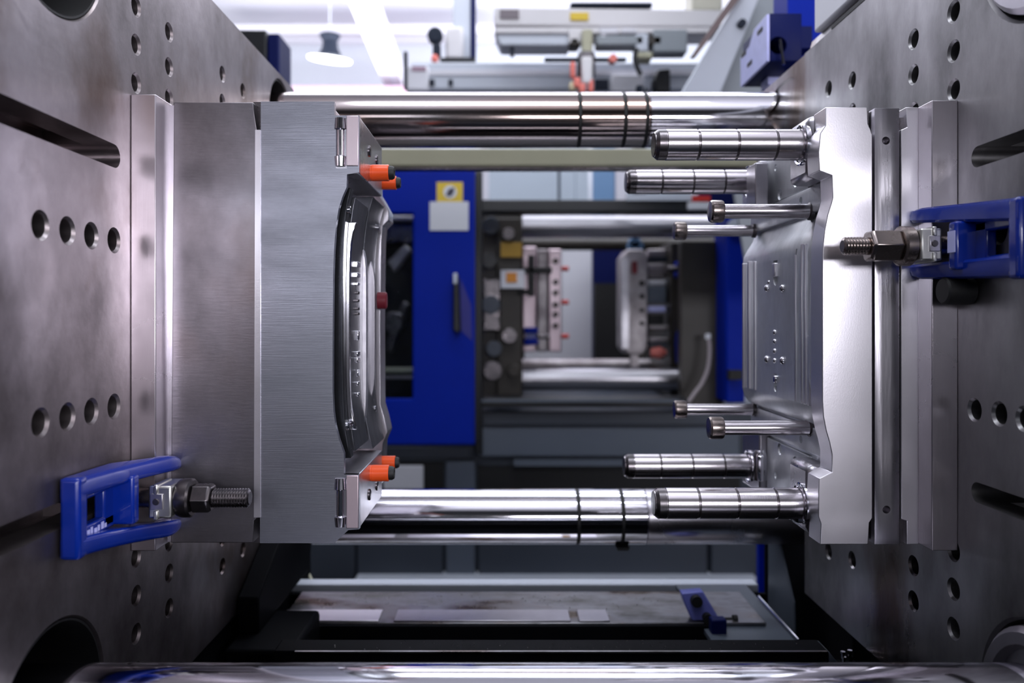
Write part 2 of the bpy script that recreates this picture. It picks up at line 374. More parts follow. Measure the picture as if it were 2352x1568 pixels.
# bushing windows cut in the front
cb = bmesh.new(); pb(769, 794, 268, 384, YL - .01, YL + .02, cb); pb(767, 793, 1100, 1208, YL - .01, YL + .02, cb)
cut(cv, cb)
link('plate_back', pprism([(599, 234), (766, 234)] + [(p[0] - (28 if 395 < p[1] < 1085 else 1), p[1]) for p in prof[0:]] + [(597, 1246)], YL + .0125, 1.33), 'darkcav', ml)
link('plate_core', BX(X(597, YL), -.292, 1.331, 1.74, zc(zt), zc(zb)), 'midsteel', ml, bevel=.001)
for s, pyc in ((1, 326), (-1, 1154)):
    zz = Z(pyc, YL); h = .040
    bmm = lathe([(zz - h, .009), (zz - h * .6, .0105), (zz - h * .55, .007), (zz + h * .5, .007), (zz + h * .55, .0105), (zz + h, .009)], (X(781, YL) , YL + .004), 'Z', 20)
    link('guide_bushing', bmm, 'chrome', ml)
    # near corner block of the parting line
    z0, z1 = (Z(398, YL), Z(265, YL)) if s > 0 else (Z(1215, YL), Z(1090, YL))
    link('corner_block', BX(-.30, X(824, YL), YL + .002, 1.545, z0, z1), 'midsteel', ml, bevel=.0015)
    link('corner_face', BX(X(796, YL), X(823.5, YL), YL - .0025, YL + .004, z0 + (.012 if s > 0 else .002), z1 - .001), 'pink', ml, bevel=.001)
    for yy in (1.40, 1.48):
        link('screw_head', lathe([(X(824, YL) - .004, .010), (X(824, YL) + .002, .010), (X(824, YL) + .003, .008)], (yy, (z0 + z1) / 2 + .01 * s), 'X', 20), 'darkpin', ml)
# far lip of the parting surface
link('far_lip', pprism([(840, 398), (868, 400), (868, 440), (880, 460), (893, 484), (893, 506), (879, 520), (876, 560), (874, 740), (875, 930), (884, 960), (891, 992), (880, 1018), (876, 1100), (868, 1122), (840, 1124)], 1.68, 1.745), 'midsteel', ml, bevel=.002)
# concave cavity with ribs
def arc_strip(name, Y0, Y1, xc, xe, zt_, zb_, mat, n=20, back=-.30, exp=4):
    pts = []
    for i in range(n + 1):
        t = i / n * 2 - 1; z = (zt_ + zb_) / 2 + t * (zt_ - zb_) / 2
        pts.append((xc + (xe - xc) * abs(t) ** exp, zc(z)))
    pts += [(back, zc(zt_)), (back, zc(zb_))]
    return link(name, prism(pts, 'Y', Y0, Y1), mat, ml, bevel=.0012)
arc_strip('cavity_wall', 1.332, 1.358, -.276, -.262, .225, -.235, 'darkcav')
arc_strip('cavity_rib', 1.360, 1.372, -.270, -.258, .170, -.190, 'chrome', exp=6, back=-.292)
arc_strip('cavity_floor', 1.374, 1.50, -.274, -.262, .215, -.230, 'glossy')
arc_strip('cavity_rib', 1.502, 1.522, -.266, -.272, .135, -.200, 'bright', exp=8, back=-.292)
arc_strip('cavity_floor', 1.524, 1.66, -.276, -.256, .240, -.250, 'glossy')
arc_strip('cavity_rib', 1.600, 1.612, -.266, -.274, .12, -.16, 'midsteel', exp=8, back=-.290)
link('wear_strip', pprism([(780, 668), (786, 662), (786, 797), (780, 797)], 1.335, 1.352), 'beige', ml)
for py, h, w_ in ((608, 14, 9), (632, 12, 9), (652, 8, 6), (672, 7, 5), (690, 7, 5), (708, 7, 5), (720, 7, 5), (770, 22, 4), (812, 12, 8), (826, 12, 8), (856, 16, 5), (880, 9, 6), (905, 9, 5)):
    Yf = 1.44; zz = Z(py, Yf); hh = h * Yf / F / 2; ww = w_ * .0016
    link('cavity_insert', BX(-.277, -.268, Yf - ww, Yf + ww, zz - hh, zz + hh), 'chrome' if h > 7 else 'darkpin', ml, bevel=.0015)
for Yf, px, py in ((1.34, 805, 482), (1.63, 871, 523), (1.34, 800, 977), (1.63, 863, 938)):
    z = Z(py, Yf); x = X(px, Yf)
    link('alignment_pin', lathe([(x - .02, .0065), (x, .0065), (x + .001, .005)], (Yf, z), 'X', 16), 'chrome', ml)
link('red_plug', lathe([(-.27, .012), (-.252, .012), (-.250, .010)], (1.66, Z(690, 1.66)), 'X', 20, sc=(1, 1.5)), plain('dark_red_plug', (.14, .01, .02), .4), ml)
# orange couplings
for Yc, px0, px1, py, r in ((1.42, 838, 906, 397, .0145), (1.60, 868, 920, 420, .0135), (1.42, 838, 906, 1086, .0145), (1.60, 868, 917, 1062, .0135)):
    z = Z(py, Yc); x0, x1 = X(px0, Yc), X(px1, Yc); L = x1 - x0
    c = link('hose_coupling', lathe([(-.27, r * .8), (x0, r * .8), (x0 + .001, r), (x0 + L * .25, r), (x0 + L * .26, r * 1.03), (x0 + L * .8, r * 1.03), (x0 + L * .82, r * .98)], (Yc, z), 'X', 28), 'orange', ml)
    tag(c, 'orange plastic coupling with black tip')
    link('coupling_tip', lathe([(x0 + L * .82, r * .86), (x1 - .004, r * .86), (x1, r * .7), (x1, r * .4), (x1 - .006, r * .35)], (Yc, z), 'X', 24), 'rubber', c)

# ------------------------------------------------------------------ right mould half (core side)
YR_ = 1.281
mr = thing('mould_half', 'core half of steel mould with guide pins on the right platen', 'mould', (.62, 1.5, CZ))
zt2, zb2 = .349, -.3665
link('clamp_plate', BX(.676, XR, 1.241, 1.80, zc(.348), zc(-.365)), 'clampplate', mr, bevel=.0012)
cp = link('core_plate', pprism([(1992, 246), (1994, 285), (2000, 298), (2004, 310), (2004, 1190), (1997, 1200), (1994, 1250),
      (1884, 1250), (1886, 1203), (1880, 1186), (1880, 1130), (1882, 1099), (1911, 1084), (1911, 1043), (1905, 1015), (1897, 987), (1891, 955), (1889, 920), (1889, 760), (1889, 620), (1890, 570), (1894, 530), (1901, 493), (1910, 465), (1913, 452), (1911, 403), (1882, 392), (1880, 350), (1884, 306), (1896, 288), (1896, 246)], YR_, 1.33), 'bright', mr, bevel=.0012)
link('core_plate_back', BX(.560, .601, 1.331, 1.77, zc(zt2), zc(zb2)), 'core', mr, bevel=.0015)
e2 = link('ejector_plate', pprism([(2009, 248), (2066, 248), (2066, 1250), (2009, 1250)], YR_ + .003, 1.76), 'midsteel', mr, bevel=.001)
cb = bmesh.new()
for px, py in ((2037, 322), (2038, 1171)): lathe([(YR_ - .01, .0065), (YR_ + .004, .0065), (YR_ + .05, .006)], (X(px, YR_), Z(py, YR_)), 'Y', 20, cb)
cut(e2, cb)
link('dark_gap', BX(.602, .6035, 1.30, 1.75, zc(zt2 - .002), zc(zb2 + .002)), 'darkpin', mr)
link('backing_plate', pprism([(2081, 246), (2084, 292), (2070, 298), (2070, 1192), (2083, 1196), (2083, 1250), (2110, 1250), (2110, 246)], YR_ + .001, 1.76), 'bright', mr, bevel=.001)
link('pry_slot', pprism([(2066, 270), (2084, 270), (2084, 300), (2066, 300)], YR_ + .012, 1.6), 'darkpin', mr)
link('pry_slot', pprism([(2066, 1190), (2084, 1190), (2084, 1246), (2066, 1246)], YR_ + .012, 1.6), 'darkpin', mr)
# central core block
ctr = link('core_block', prism([(.560, zc(.192)), (.552, zc(.172)), (.541, zc(.155)), (.533, zc(.140)), (.530, zc(.118)), (.530, zc(-.150)), (.534, zc(-.168)), (.545, zc(-.182)), (.560, zc(-.190))], 'Y', 1.332, 1.752), 'core', mr, bevel=.002)
cb = bmesh.new()
def cY(px, x=.530): return x * F / (px - VX)
def cZ(py, Y): return Z(py, Y)
def chole(px, py, r, dep=.012):
    Y = cY(px); lathe([(.520, r * 1.15), (.530, r * 1.15), (.5315, r), (.530 + dep, r)], (Y, cZ(py, Y)), 'X', 20, cb)
for px, py, r in ((1786, 528, .0065), (1781, 641, .011), (1781, 890, .007)): chole(px, py, r)
Y = cY(1781); box(cb, .52, .538, Y - .012, Y + .012, cZ(642, Y), cZ(598, Y))
box(cb, .52, .536, Y - .009, Y + .009, cZ(886, Y), cZ(858, Y))
box(cb, .52, .5335, 1.425, 1.431, zc(-.148), zc(.13)); box(cb, .52, .5325, 1.695, 1.699, zc(-.148), zc(.13))
cut(ctr, cb)
Y = cY(1783)
link('slide_insert', BX(.5240, .540, Y - .007, Y + .007, cZ(636, Y), cZ(604, Y)), 'bright', mr, bevel=.002)
link('slide_insert', BX(.5250, .540, Y - .006, Y + .006, cZ(880, Y), cZ(862, Y)), 'chrome', mr, bevel=.003)
for px, py, r in ((1762, 662, .0075), (1798, 662, .0075), (1780, 763, .0052), (1780, 784, .005), (1780, 806, .005), (1780, 828, .005), (1762, 825, .0075), (1798, 828, .0075), (1766, 648, .004)):
    Y = cY(px); pr_ = [(.536, r)] + [(.530 - r * .8 * math.sin(R(a)), r * math.cos(R(a)) + .0002) for a in range(0, 91, 15)]
    link('core_stud', lathe(pr_, (Y, cZ(py, Y)), 'X', 16), 'chrome', mr)
for px, w_, y0, y1, hgt in ((1714, .0035, 605, 905, .008), (1724, .005, 600, 903, .006), (1735, .003, 600, 903, .003), (1829, .002, 585, 945, .003), (1852, .0030, 560, 945, .004), (1864, .003, 770, 945, .006), (1875, .0025, 780, 945, .008), (1843, .002, 560, 945, .003)):
    Y = cY(px); link('core_rib', BX(.530 - hgt, .534, Y - w_, Y + w_, cZ(min(y1, 735 + .148 * F / Y), Y), cZ(y0, Y)), 'bright', mr, bevel=.0012)
link('edge_lip', prism([(.530, zc(.115)), (.524, zc(.06)), (.5205, zc(.0)), (.520, zc(-.10)), (.530, zc(-.14)), (.54, zc(-.14)), (.54, zc(.115))], 'Y', 1.333, 1.345), 'core', mr, bevel=.001)
# step bands above and below the core
for s, a, b_ in ((1, .193, .240), (-1, -.192, -.240)):
    bm2 = BX(.551, .5605, 1.332, 1.76, zc(a), zc(b_))
    st = link('side_step', bm2, 'core', mr, bevel=.002)
    cb = bmesh.new()
    for yy in (1.46, 1.545, 1.64): lathe([(.54, .0075), (.562, .007)], (yy, zc((a + b_) / 2 + .006 * s)), 'X', 18, cb)
    cut(st, cb)
    # near corner block and far corner block
    zz = (.241, zt2) if s > 0 else (zb2, -.247)
    nb = link('corner_block', BX(.5145, .5605, 1.331, 1.425, zc(zz[0]), zc(zz[1])), 'midsteel', mr, bevel=.012, seg=2)
    fb = link('corner_block', BX(.537, .5605, 1.655, 1.775, zc(zz[0] - (.01 if s > 0 else 0)), zc(zz[1] + (.01 if s < 0 else -.012))), 'midsteel', mr, bevel=.004, seg=3)
    cv2 = link('bored_face', BX(.552, .5606, 1.428, 1.652, zc(zz[0]), zc(zz[1])), 'core', mr, bevel=.002)
    cb = bmesh.new()
    for yy, r, dz in ((1.49, .011, .025), (1.575, .010, .012), (1.60, .006, .07), (1.465, .006, .075)): lathe([(.545, r * 1.2), (.5525, r * 1.2), (.555, r), (.562, r)], (yy, zc((zz[0] if s > 0 else zz[1]) + s * dz)), 'X', 20, cb)
    cut(cv2, cb)
    # chamfered ears at the near corner
    link('corner_ear', prism([(.5145, 1.345), (.503, 1.352), (.497, 1.372), (.497, 1.41), (.5145, 1.42)], 'Z', zc(.298 if s > 0 else -.322), zc(.330 if s > 0 else -.350)), 'chrome', mr, bevel=.003)
# vertical dowel beside lower far pin and a wedge block beside the upper
link('dowel', lathe([(zc(-.33), .014), (zc(-.282), .014), (zc(-.274), .0125), (zc(-.268), .009)], (X(1745, 1.62), 1.62), 'Z', 24), 'chrome', mr)
link('wedge_block', BX(X(1728, 1.62), X(1757, 1.62), 1.60, 1.66, Z(478, 1.62), Z(378, 1.62)), 'midsteel', mr, bevel=.002)
def pin_prof(x0, x1, r, n=4):
    p = [(x0, r * .62), (x0, r * .80), (x0 + .006, r * .93), (x0 + .020, r * .95), (x0 + .021, r)]
    L = x1 - x0
    for k in range(1, n): 
        g = x0 + L * (.03 + k * .245); p += [(g - .0022, r), (g - .0016, r - .0016), (g + .0016, r - .0016), (g + .0022, r)]
    return p + [(x1, r)]
for Yp, z, x0, x1, lab in ((1.36, .304, .258, .53, 1), (1.36, -.3175, .258, .53, 1), (1.725, .304, .266, .545, 1), (1.725, -.321, .262, .545, 1)):
    g = link('guide_pin', lathe(pin_prof(x0, x1, .0268), (Yp, zc(z)), 'X', 48), 'pin', mr)
    link('pin_nose', lathe([(x0 - .0015, .010), (x0 - .001, .0205), (x0 + .0065, .0262), (x0 + .0195, .0264), (x0 + .02, .02)], (Yp, zc(z)), 'X', 40), 'darkpin', g)
    for k in (1, 2, 3):
        gx = x0 + (x1 - x0) * (.03 + k * .245)
        link('grease_groove', lathe([(gx - .0016, .0256), (gx + .0016, .0256)], (Yp, zc(z)), 'X', 40), 'darkpin', g)
    xs = .515 if Yp < 1.5 else .537
    link('pin_collar', lathe([(xs + .004, .036), (xs - .0035, .0355), (xs - .0045, .0335), (xs - .003, .0305), (xs + .003, .0275)], (Yp, zc(z)), 'X', 48, caps=False), 'chrome', g)
for Yp, z, x0, xh, x1, r, rh in ((1.42, .197, .371, .394, .556, .0133, .0205), (1.73, .197, .373, .399, .552, .0125, .0200), (1.42, -.195, .369, .394, .556, .0133, .0205), (1.73, -.197, .373, .399, .552, .0125, .0200)):
    g = link('limit_bolt', lathe([(x0 + .01, r), (x1, r)], (Yp, zc(z)), 'X', 32), 'pin', mr)
    link('bolt_head', lathe([(x0 - .001, .009), (x0, rh * .9), (x0 + .003, rh), (xh - .003, rh), (xh, rh * .93), (xh, r)], (Yp, zc(z)), 'X', 28), 'bolt', g)
    link('bolt_washer', lathe([(x1 - .008, r), (x1 - .006, r * 1.2), (x1, r * 1.25)], (Yp, zc(z)), 'X', 28), 'darkpin', g)

# ------------------------------------------------------------------ mould clamps
def clamp(side, label):
    s = 1 if side < 0 else -1                # +X points away from the left platen
    def U(h): return (XL + h) if side < 0 else (XR - h)
    cz = -.2765 if side < 0 else .1152
    Yb = 1.22; ca = -.267 if side < 0 else .111
    root = thing('mould_clamp', label, 'clamp', (U(.03), 1.1, zc(cz)))
    y0, y1 = 1.05, 1.308
    # side outline of one arm in (Y, X): heel on the platen, nose curving onto the clamp plate
    def hgt(t): return .030 + .043 * t ** 1.3         # outer face height above platen
    def low(y): return .0415 if y > 1.238 else .002
    def arm(sg):
        bm = bmesh.new(); n = 16; rows = []
        for i in range(n + 1):
            t = i / n; y = y0 + (y1 - y0) * t
            if side < 0: c, zi, zo = ca - .022 * t ** 1.4, .026 + .016 * t, .054 + .015 * t ** 1.3
            else: c, zi, zo = ca + .015 * t, .022 + .014 * t, .054 + .004 * t
            if t > .8: zo -= (t - .8) ** 1.5 * .10
            h = (hgt(t) if side < 0 else hgt(t) - .012 * t) - (max(0, t - .85) ** 1.5) * .20
            lo = .003 + max(0, min(1, (t - .50) / .24)) * .0385
            rows.append([bm.verts.new((U(a), y, zc(c) + sg * b)) for a, b in ((lo, zi), (lo, zo), (h - .007, zo), (h - .002, zo - .003), (h, zo - .009), (h, zi + .004), (h - .003, zi))])
        for A, B in zip(rows, rows[1:]):
            for k in range(7): bm.faces.new((A[k], A[(k + 1) % 7], B[(k + 1) % 7], B[k]))
        bm.faces.new(rows[0]); bm.faces.new(rows[-1][::-1]); return bm
    for sg in (1, -1): link('clamp_arm', arm(sg), 'blue', root, bevel=.003, seg=3)
    link('clamp_heel', BX(U(.003), U(.0305), y0 - .002, y0 + .022, zc(ca - .0555), zc(ca + .0555)), 'blue', root, bevel=.006, seg=3)
    br = link('clamp_bridge', BX(U(.003), U(.050), 1.160, 1.180, zc(ca - .036), zc(ca + .036)), 'blue', root, bevel=.004, seg=3)
    # inner ledge of the window
    for sg in (1, -1):
        link('window_ledge', BX(U(.004), U(.020), y0 + .018, 1.165, zc(ca + sg * .018), zc(ca + sg * .038)), 'blue', root, bevel=.003)
    link('window_ledge', BX(U(.004), U(.020), 1.135, 1.165, zc(ca - .034), zc(ca + .034)), 'blue', root, bevel=.003)
    # rough script cast on the lower ledge
    for k in range(7):
        y = 1.078 + k * .0095
        link('cast_mark', BX(U(.020), U(.0206), y, y + .005 + .002 * (k % 2), zc(ca - .033), zc(ca - .027 + .002 * (k % 3))), 'lav', root)
    # T-bolt, block, nut and washer, axis across the gap
    z = zc(cz)
    u = [X(px, Yb) for px in ((360, 412, 422, 445, 490, 572) if side < 0 else (2140, 2092, 2088, 2062, 1992, 1937))]
    def seg(a, b, r, r2=None): return [(a, r), (b, r2 or r)]
    y = Yb
    bk = link('strap_block', BX(u[0], u[1], y - .030, y + .030, z - .0245, z + .0245), 'zinc', root, bevel=.003)
    link('block_lug', BX(u[0] + s * .009, u[0] + s * .016, y - .033, y + .02, z - .027, z - .012), 'zinc', bk, bevel=.002)
    link('block_lug', BX(u[0] + s * .009, u[0] + s * .016, y - .033, y + .02, z + .012, z + .027), 'zinc', bk, bevel=.002)
    link('block_inset', BX(u[0] + s * .004, u[1] - s * .012, y - .0325, y, z - .011, z + .013), 'midsteel', bk, bevel=.001)
    link('block_dot', lathe([(y - .0345, .0045), (y - .032, .0055)], (u[0] + s * .013, z + .001), 'Y', 18), 'darkpin', bk)
    link('stud', lathe([(U(.006), .0155), (u[3], .0155)] , (y, z), 'X', 24), 'bolt', root)
    wr = .031 if side > 0 else .030
    link('washer', lathe([(u[1] + s * .001, wr * .93), (u[2], wr), (u[3] - s * .003, wr), (u[3], wr * .9)], (y, z), 'X', 40), 'bolt' if side > 0 else 'darkpin', root)
    a, b_ = u[3], u[4]; hr = .0265 if side > 0 else .0235
    link('hex_nut', lathe([(a, hr * .9), (a + s * .003, hr), (b_ - s * .004, hr), (b_, hr * .86), (b_, .012)], (y, z), 'X', 6, rot=R(0 if side > 0 else 0)), 'bolt' if side > 0 else 'darkpin', root, bevel=.0012)
    a, b_ = u[4], u[5]; r = .0148 if side < 0 else .0140; n = int(abs(b_ - a) / .0042); p = []
    for k in range(n):
        q = a + (b_ - a) * k / n; d = (b_ - a) / n
        p += [(q, r - .0016), (q + d * .4, r), (q + d * .6, r), (q + d * .99, r - .0016)]
    p += [(b_, r - .002), (b_ + s * .002, r - .005)]
    link('thread', lathe(p, (y, z), 'X', 28), 'darkpin' if side < 0 else 'bolt', root, angle=20)
    if side > 0:
        link('support_foot', lathe([(U(.002), .021), (U(.042), .021), (U(.045), .018)], (1.205, zc(ca - .066)), 'X', 28), 'rubber', root)
        link('worn_tag', BX(U(.0500), U(.0512), 1.1605, 1.1795, zc(ca - .010), zc(ca + .022)), 'lav', root)
    return root
clamp(-1, 'blue forked clamp bolted at the lower left, under the left mould')
clamp(1, 'blue forked clamp on the right platen beside the core mould')

# ------------------------------------------------------------------ rear rail, lower bed of the near machine
fg = thing('shade_apron', 'unseen apron added in front to shade the lower platens', 'apron', (0, .45, 0))  # out of view, added to keep low light off the lower platens
link('shade_sheet', BX(-1.6, 1.9, .42, .45, 0, zc(-.215)), 'greypaint', fg, bevel=.004)
link('shade_ledge', BX(-1.6, 1.9, .40, .50, zc(-.245), zc(-.235)), 'greypaint', fg, bevel=.002)
rl = thing('guard_rail', 'olive beige horizontal rail just under the upper tie bar', 'rail', (0, 2.62, zc(.54)))
link('rail_tube', prism([(2.60, Z(341, 2.6)), (2.60, Z(379, 2.6)), (2.606, Z(384, 2.6)), (2.66, Z(384, 2.6)), (2.66, Z(341, 2.6))], 'X', -.95, 1.15), 'beige', rl, bevel=.006, seg=3)
link('rail_edge', BX(-.95, 1.15, 2.598, 2.64, Z(389, 2.6), Z(384, 2.6)), 'darkpin', rl)
bd = thing('machine_bed', 'dark oily machine bed with stained tray below the moulds', 'machine bed', (0, 1.9, .5))
link('tray_plate', BX(X(640, 1.94), X(1760, 1.94), 1.94, 2.165, zc(-.757), zc(-.749)), 'tray', bd, bevel=.002)
for x0, x1, m_ in ((642, 870, 'bright'), (905, 1310, 'midsteel'), (1330, 1400, 'midsteel')):
    link('wear_pad', BX(X(x0, 1.95), X(x1, 1.95), 1.945, 2.02, zc(-.749), zc(-.745)), m_, bd, bevel=.001)
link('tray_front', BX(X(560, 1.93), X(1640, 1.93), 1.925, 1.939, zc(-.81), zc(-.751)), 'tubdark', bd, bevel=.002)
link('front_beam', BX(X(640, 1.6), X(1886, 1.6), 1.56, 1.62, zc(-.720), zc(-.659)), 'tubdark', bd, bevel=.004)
link('beam_edge', BX(X(690, 1.6), X(1880, 1.6), 1.555, 1.561, zc(-.661), zc(-.6575)), 'tray', bd)
link('beam_end', prism([(X(1886, 1.6), zc(-.66)), (X(1925, 1.6), zc(-.705)), (X(1925, 1.6), zc(-.76)), (X(1886, 1.6), zc(-.76))], 'Y', 1.56, 1.62), 'greypaint2', bd, bevel=.002)
link('rear_ledge', BX(X(650, 2.28), X(1742, 2.28), 2.28, 2.33, Z(1361, 2.28), Z(1342, 2.28)), 'palegrey', bd, bevel=.003)
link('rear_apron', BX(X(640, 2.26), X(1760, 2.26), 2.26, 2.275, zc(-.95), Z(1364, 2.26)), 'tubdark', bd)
link('side_sheet', prism([(2.19, zc(-.60)), (2.19, zc(-.86)), (1.99, zc(-.86)), (2.00, zc(-.72)), (2.10, zc(-.60))], 'X', .735, .741), 'greypaint2', bd, bevel=.001)
link('side_lip', tube([(.690, 2.13, zc(-.752)), (.690, 1.84, zc(-.752))], .004), 'chrome', bd)
link('right_tray', BX(X(1600, 2.0), .69, 1.83, 2.25, zc(-.770), zc(-.758)), 'greypaint2', bd)
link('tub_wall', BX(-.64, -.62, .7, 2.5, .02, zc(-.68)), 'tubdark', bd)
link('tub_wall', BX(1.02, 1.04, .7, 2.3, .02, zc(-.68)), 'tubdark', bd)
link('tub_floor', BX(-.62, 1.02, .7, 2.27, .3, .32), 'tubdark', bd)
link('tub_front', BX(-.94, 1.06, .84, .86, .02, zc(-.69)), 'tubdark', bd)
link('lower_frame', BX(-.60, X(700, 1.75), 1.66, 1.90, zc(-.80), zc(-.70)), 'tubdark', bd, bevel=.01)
link('platen_shoe', prism([(1.75, zc(-.70)), (2.2, zc(-.70)), (2.24, zc(-.62)), (2.24, zc(-.56)), (2.0, zc(-.50)), (1.75, zc(-.62))], 'X', XL + .002, XL + .05), 'tubdark', bd, bevel=.004)
for k, (px, py) in enumerate(((1936, 1500), (1952, 1497), (1938, 1512), (1954, 1511))):
    p = P(px, py, 1.58); link('hex_screw', lathe([(p.z - .01, .0035), (p.z, .0035), (p.z, .005), (p.z + .004, .005)], (p.x, p.y), 'Z', 6), 'chrome', bd)
link('rear_panel', BX(.80, 1.20, 2.40, 2.42, .02, zc(-.35)), 'tubdark', bd)
link('bed_plate', BX(X(1925, 1.6), .735, 1.55, 1.65, zc(-.725), zc(-.715)), 'tubdark', bd)
link('support_wire', tube([P(612, 1262, 2.2), P(630, 1300, 2.15), P(640, 1345, 2.1), P(625, 1400, 2.05), P(600, 1440, 2.0)], .006), 'rubber', bd)
link('support_wire', tube([P(672, 1250, 2.5), P(705, 1310, 2.5), P(722, 1345, 2.45)], .005), 'beige', bd)
br = thing('sensor_bracket', 'small blue purple sensor bracket standing on the stained tray', 'bracket', P(1600, 1426, 1.952))
link('bracket_plate', prism([(X(1565, 1.952), Z(1362, 1.952)), (X(1615, 1.952), Z(1358, 1.952)), (X(1640, 1.952), Z(1400, 1.952)), (X(1655, 1.952), Z(1425, 1.952)), (X(1590, 1.952), Z(1425, 1.952)), (X(1572, 1.952), Z(1385, 1.952))], 'Y', 1.952, 1.982), plain('violet_blue_paint', (.17, .19, .58), .4), br, bevel=.003)
link('bracket_foot', pb(1635, 1670, 1424, 1465, 1.892, 1.922), 'navy', br, bevel=.003)
link('adjuster_knob', lathe([(1.935, .014), (1.953, .014)], (X(1587, 2.0), Z(1362, 2.0)), 'Y', 18), 'rubber', br)
link('adjuster_knob', lathe([(X(1640, 2.0), .005), (X(1674, 2.0), .005), (X(1674, 2.0), .011), (X(1684, 2.0), .011)], (1.965, Z(1410, 2.0)), 'X', 16), 'rubber', br)
link('adjuster_knob', lathe([(1.935, .012), (1.953, .012)], (X(1612, 2.0), Z(1400, 2.0)), 'Y', 18), 'rubber', br)

random.seed(5)
bm = bmesh.new()
def chip(x, y, z, r):
    v = [bm.verts.new((x + r * random.uniform(.5, 1) * math.cos(a + random.random()), y + r * random.uniform(.5, 1) * math.sin(a), z)) for a in (0, 2.1, 4.2)]
    t = bm.verts.new((x, y, z + r * .8)); bm.faces.new(v)
    for k in range(3): bm.faces.new((v[k], v[(k + 1) % 3], t))
for k in range(150): chip(random.uniform(-.54, .45), random.uniform(2.03, 2.15), zc(-.7488), random.uniform(.0012, .0035))
for k in range(60): chip(random.uniform(-.35, .60), random.uniform(1.565, 1.615), zc(-.6588), random.uniform(.0008, .0022))
tag(link('metal_chips', bm, 'zinc', smooth=False), 'tiny metal chips and grit scattered over the stained tray', 'debris', kind='stuff')

# blue bracket top right behind the fixed platen, and its post
bb = thing('switch_box', 'blue box with pale slotted side above the upper tie bar on the right', 'switch box', (.80, 2.4, zc(.8)))
x0 = X(1765, 2.3); bx = link('box_body', BX(x0 + .004, X(1842, 2.3), 2.3, 2.56, Z(140, 2.3), Z(30, 2.3)), 'navy', bb, bevel=.003)
cb = lathe([(2.28, .026), (2.40, .026)], (X(1787, 2.3), Z(104, 2.3)), 'Y', 24); cut(bx, cb)
sd = link('lit_side_plate', prism([(2.302, Z(140, 2.3)), (2.302, Z(32, 2.3)), (2.42, Z(32, 2.3)), (2.47, Z(60, 2.3)), (2.56, Z(64, 2.3)), (2.56, Z(140, 2.3))], 'X', x0 - .004, x0 + .004), 'lav', bb, bevel=.001)  # lit side of the box, the light is put into its pale colour
for yy, zz in ((2.34, .865), (2.44, .80), (2.50, .85)):
    link('side_slot', BX(x0 - .0055, x0 - .003, yy, yy + .045, zc(zz), zc(zz + .012)), 'rubber', bb)
link('plunger', tube([(X(1790, 2.29), 2.285, Z(92, 2.29)), (X(1799, 2.29), 2.285, Z(150, 2.29))], .004), 'chrome', bb)
link('mount_arm', BX(.86, .98, 2.50, 2.579, Z(110, 2.5), Z(60, 2.5)), 'navy', bb)
link('mount_stub', BX(X(1752, 2.5), X(1790, 2.5), 2.45, 2.52, Z(205, 2.5), Z(140, 2.5)), 'lav', bb)
gp = thing('guard_post', 'tall blue guard post behind the right platen', 'post', (1.0, 2.62, 0))
link('post_body', BX(.93, 1.10, 2.58, 2.72, 0, zc(1.4)), 'bluepaint', gp, bevel=.004)
gp = thing('guard_post', 'slim blue post under the lower tie bar on the right', 'post', (.95, 2.85, 0))
link('post_body', BX(X(1743, 2.85), X(1762, 2.85), 2.85, 2.88, 0, Z(1240, 2.85)), 'bluepaint', gp, bevel=.002)
# grey guard sheet with diagonal brace, upper right
gs = thing('guard_sheet', 'tall grey guard sheet with sloping brace at the upper right', 'guard panel', (1.2, 3.6, 0))
link('sheet', pprism([(1760, -120), (2100, -120), (2100, 640), (1720, 640), (1650, 215), (1640, 215)], 3.62, 3.65), 'greengrey', gs)
link('brace', pprism([(1705, -20), (1750, -20), (1655, 215), (1565, 215)], 3.50, 3.60), 'palegrey', gs, bevel=.006)
link('brace_edge', pprism([(1690, -20), (1712, -20), (1600, 128), (1588, 128)], 3.46, 3.50), plain('brown_edge', (.18, .13, .13), .5), gs)
link('bolt_head', lathe([(3.47, .018), (3.62, .018)], (X(1706, 3.47), Z(52, 3.47)), 'Y', 16), 'slate', gs)

# ------------------------------------------------------------------ neighbouring machine, base and guard
YD = 4.8
nm = thing('neighbour_machine', 'dark grey moulding machine standing behind, seen between the tie bars', 'machine', (0, 5.2, 0))
link('base_top', pb(600, 1790, 945, 978, YD + .1, 7.2), 'greypaint', nm, bevel=.01)
link('base_skirt', BX(X(560, YD + .12), X(1790, YD + .12), YD + .12, YD + .2, .0, Z(978, YD + .12)), 'greypaint', nm)
for a, b_, y0, y1, m_ in ((620, 815, 1140, 1332, 'greypaint'), (819, 1017, 1130, 1332, 'greypaint'), (1024, 1091, 1060, 1332, 'greypaint2'), (1099, 1625, 1136, 1332, 'greypaint'), (1634, 1740, 1136, 1332, 'greypaint'), (1099, 1700, 984, 1048, 'greypaint2'), (620, 1091, 1026, 1052, 'greypaint')):
    link('base_panel', pb(a, b_, y0, y1, YD + .06, YD + .12), m_, nm, bevel=.008)
link('dark_opening', pb(1097, 1700, 1070, 1132, YD + .10, YD + .13), 'rubber', nm)
link('dark_opening', pb(880, 1018, 1062, 1128, YD + .10, YD + .13), 'rubber', nm)
link('opening_bar', pb(1180, 1440, 1056, 1070, YD + .05, YD + .12), 'greypaint2', nm)
link('white_plate', pb(880, 972, 1070, 1124, YD + .03, YD + .07), 'paper', nm, bevel=.006)
link('floor_lip', pb(815, 1742, 1331, 1340, YD - .05, YD + .12), 'palegrey', nm)
link('track_beam', pb(1060, 1650, 458, 487, YD, YD + .15), 'black', nm, bevel=.01)
link('lower_track', pb(1100, 1580, 915, 936, YD, YD + .2), 'black', nm, bevel=.008)
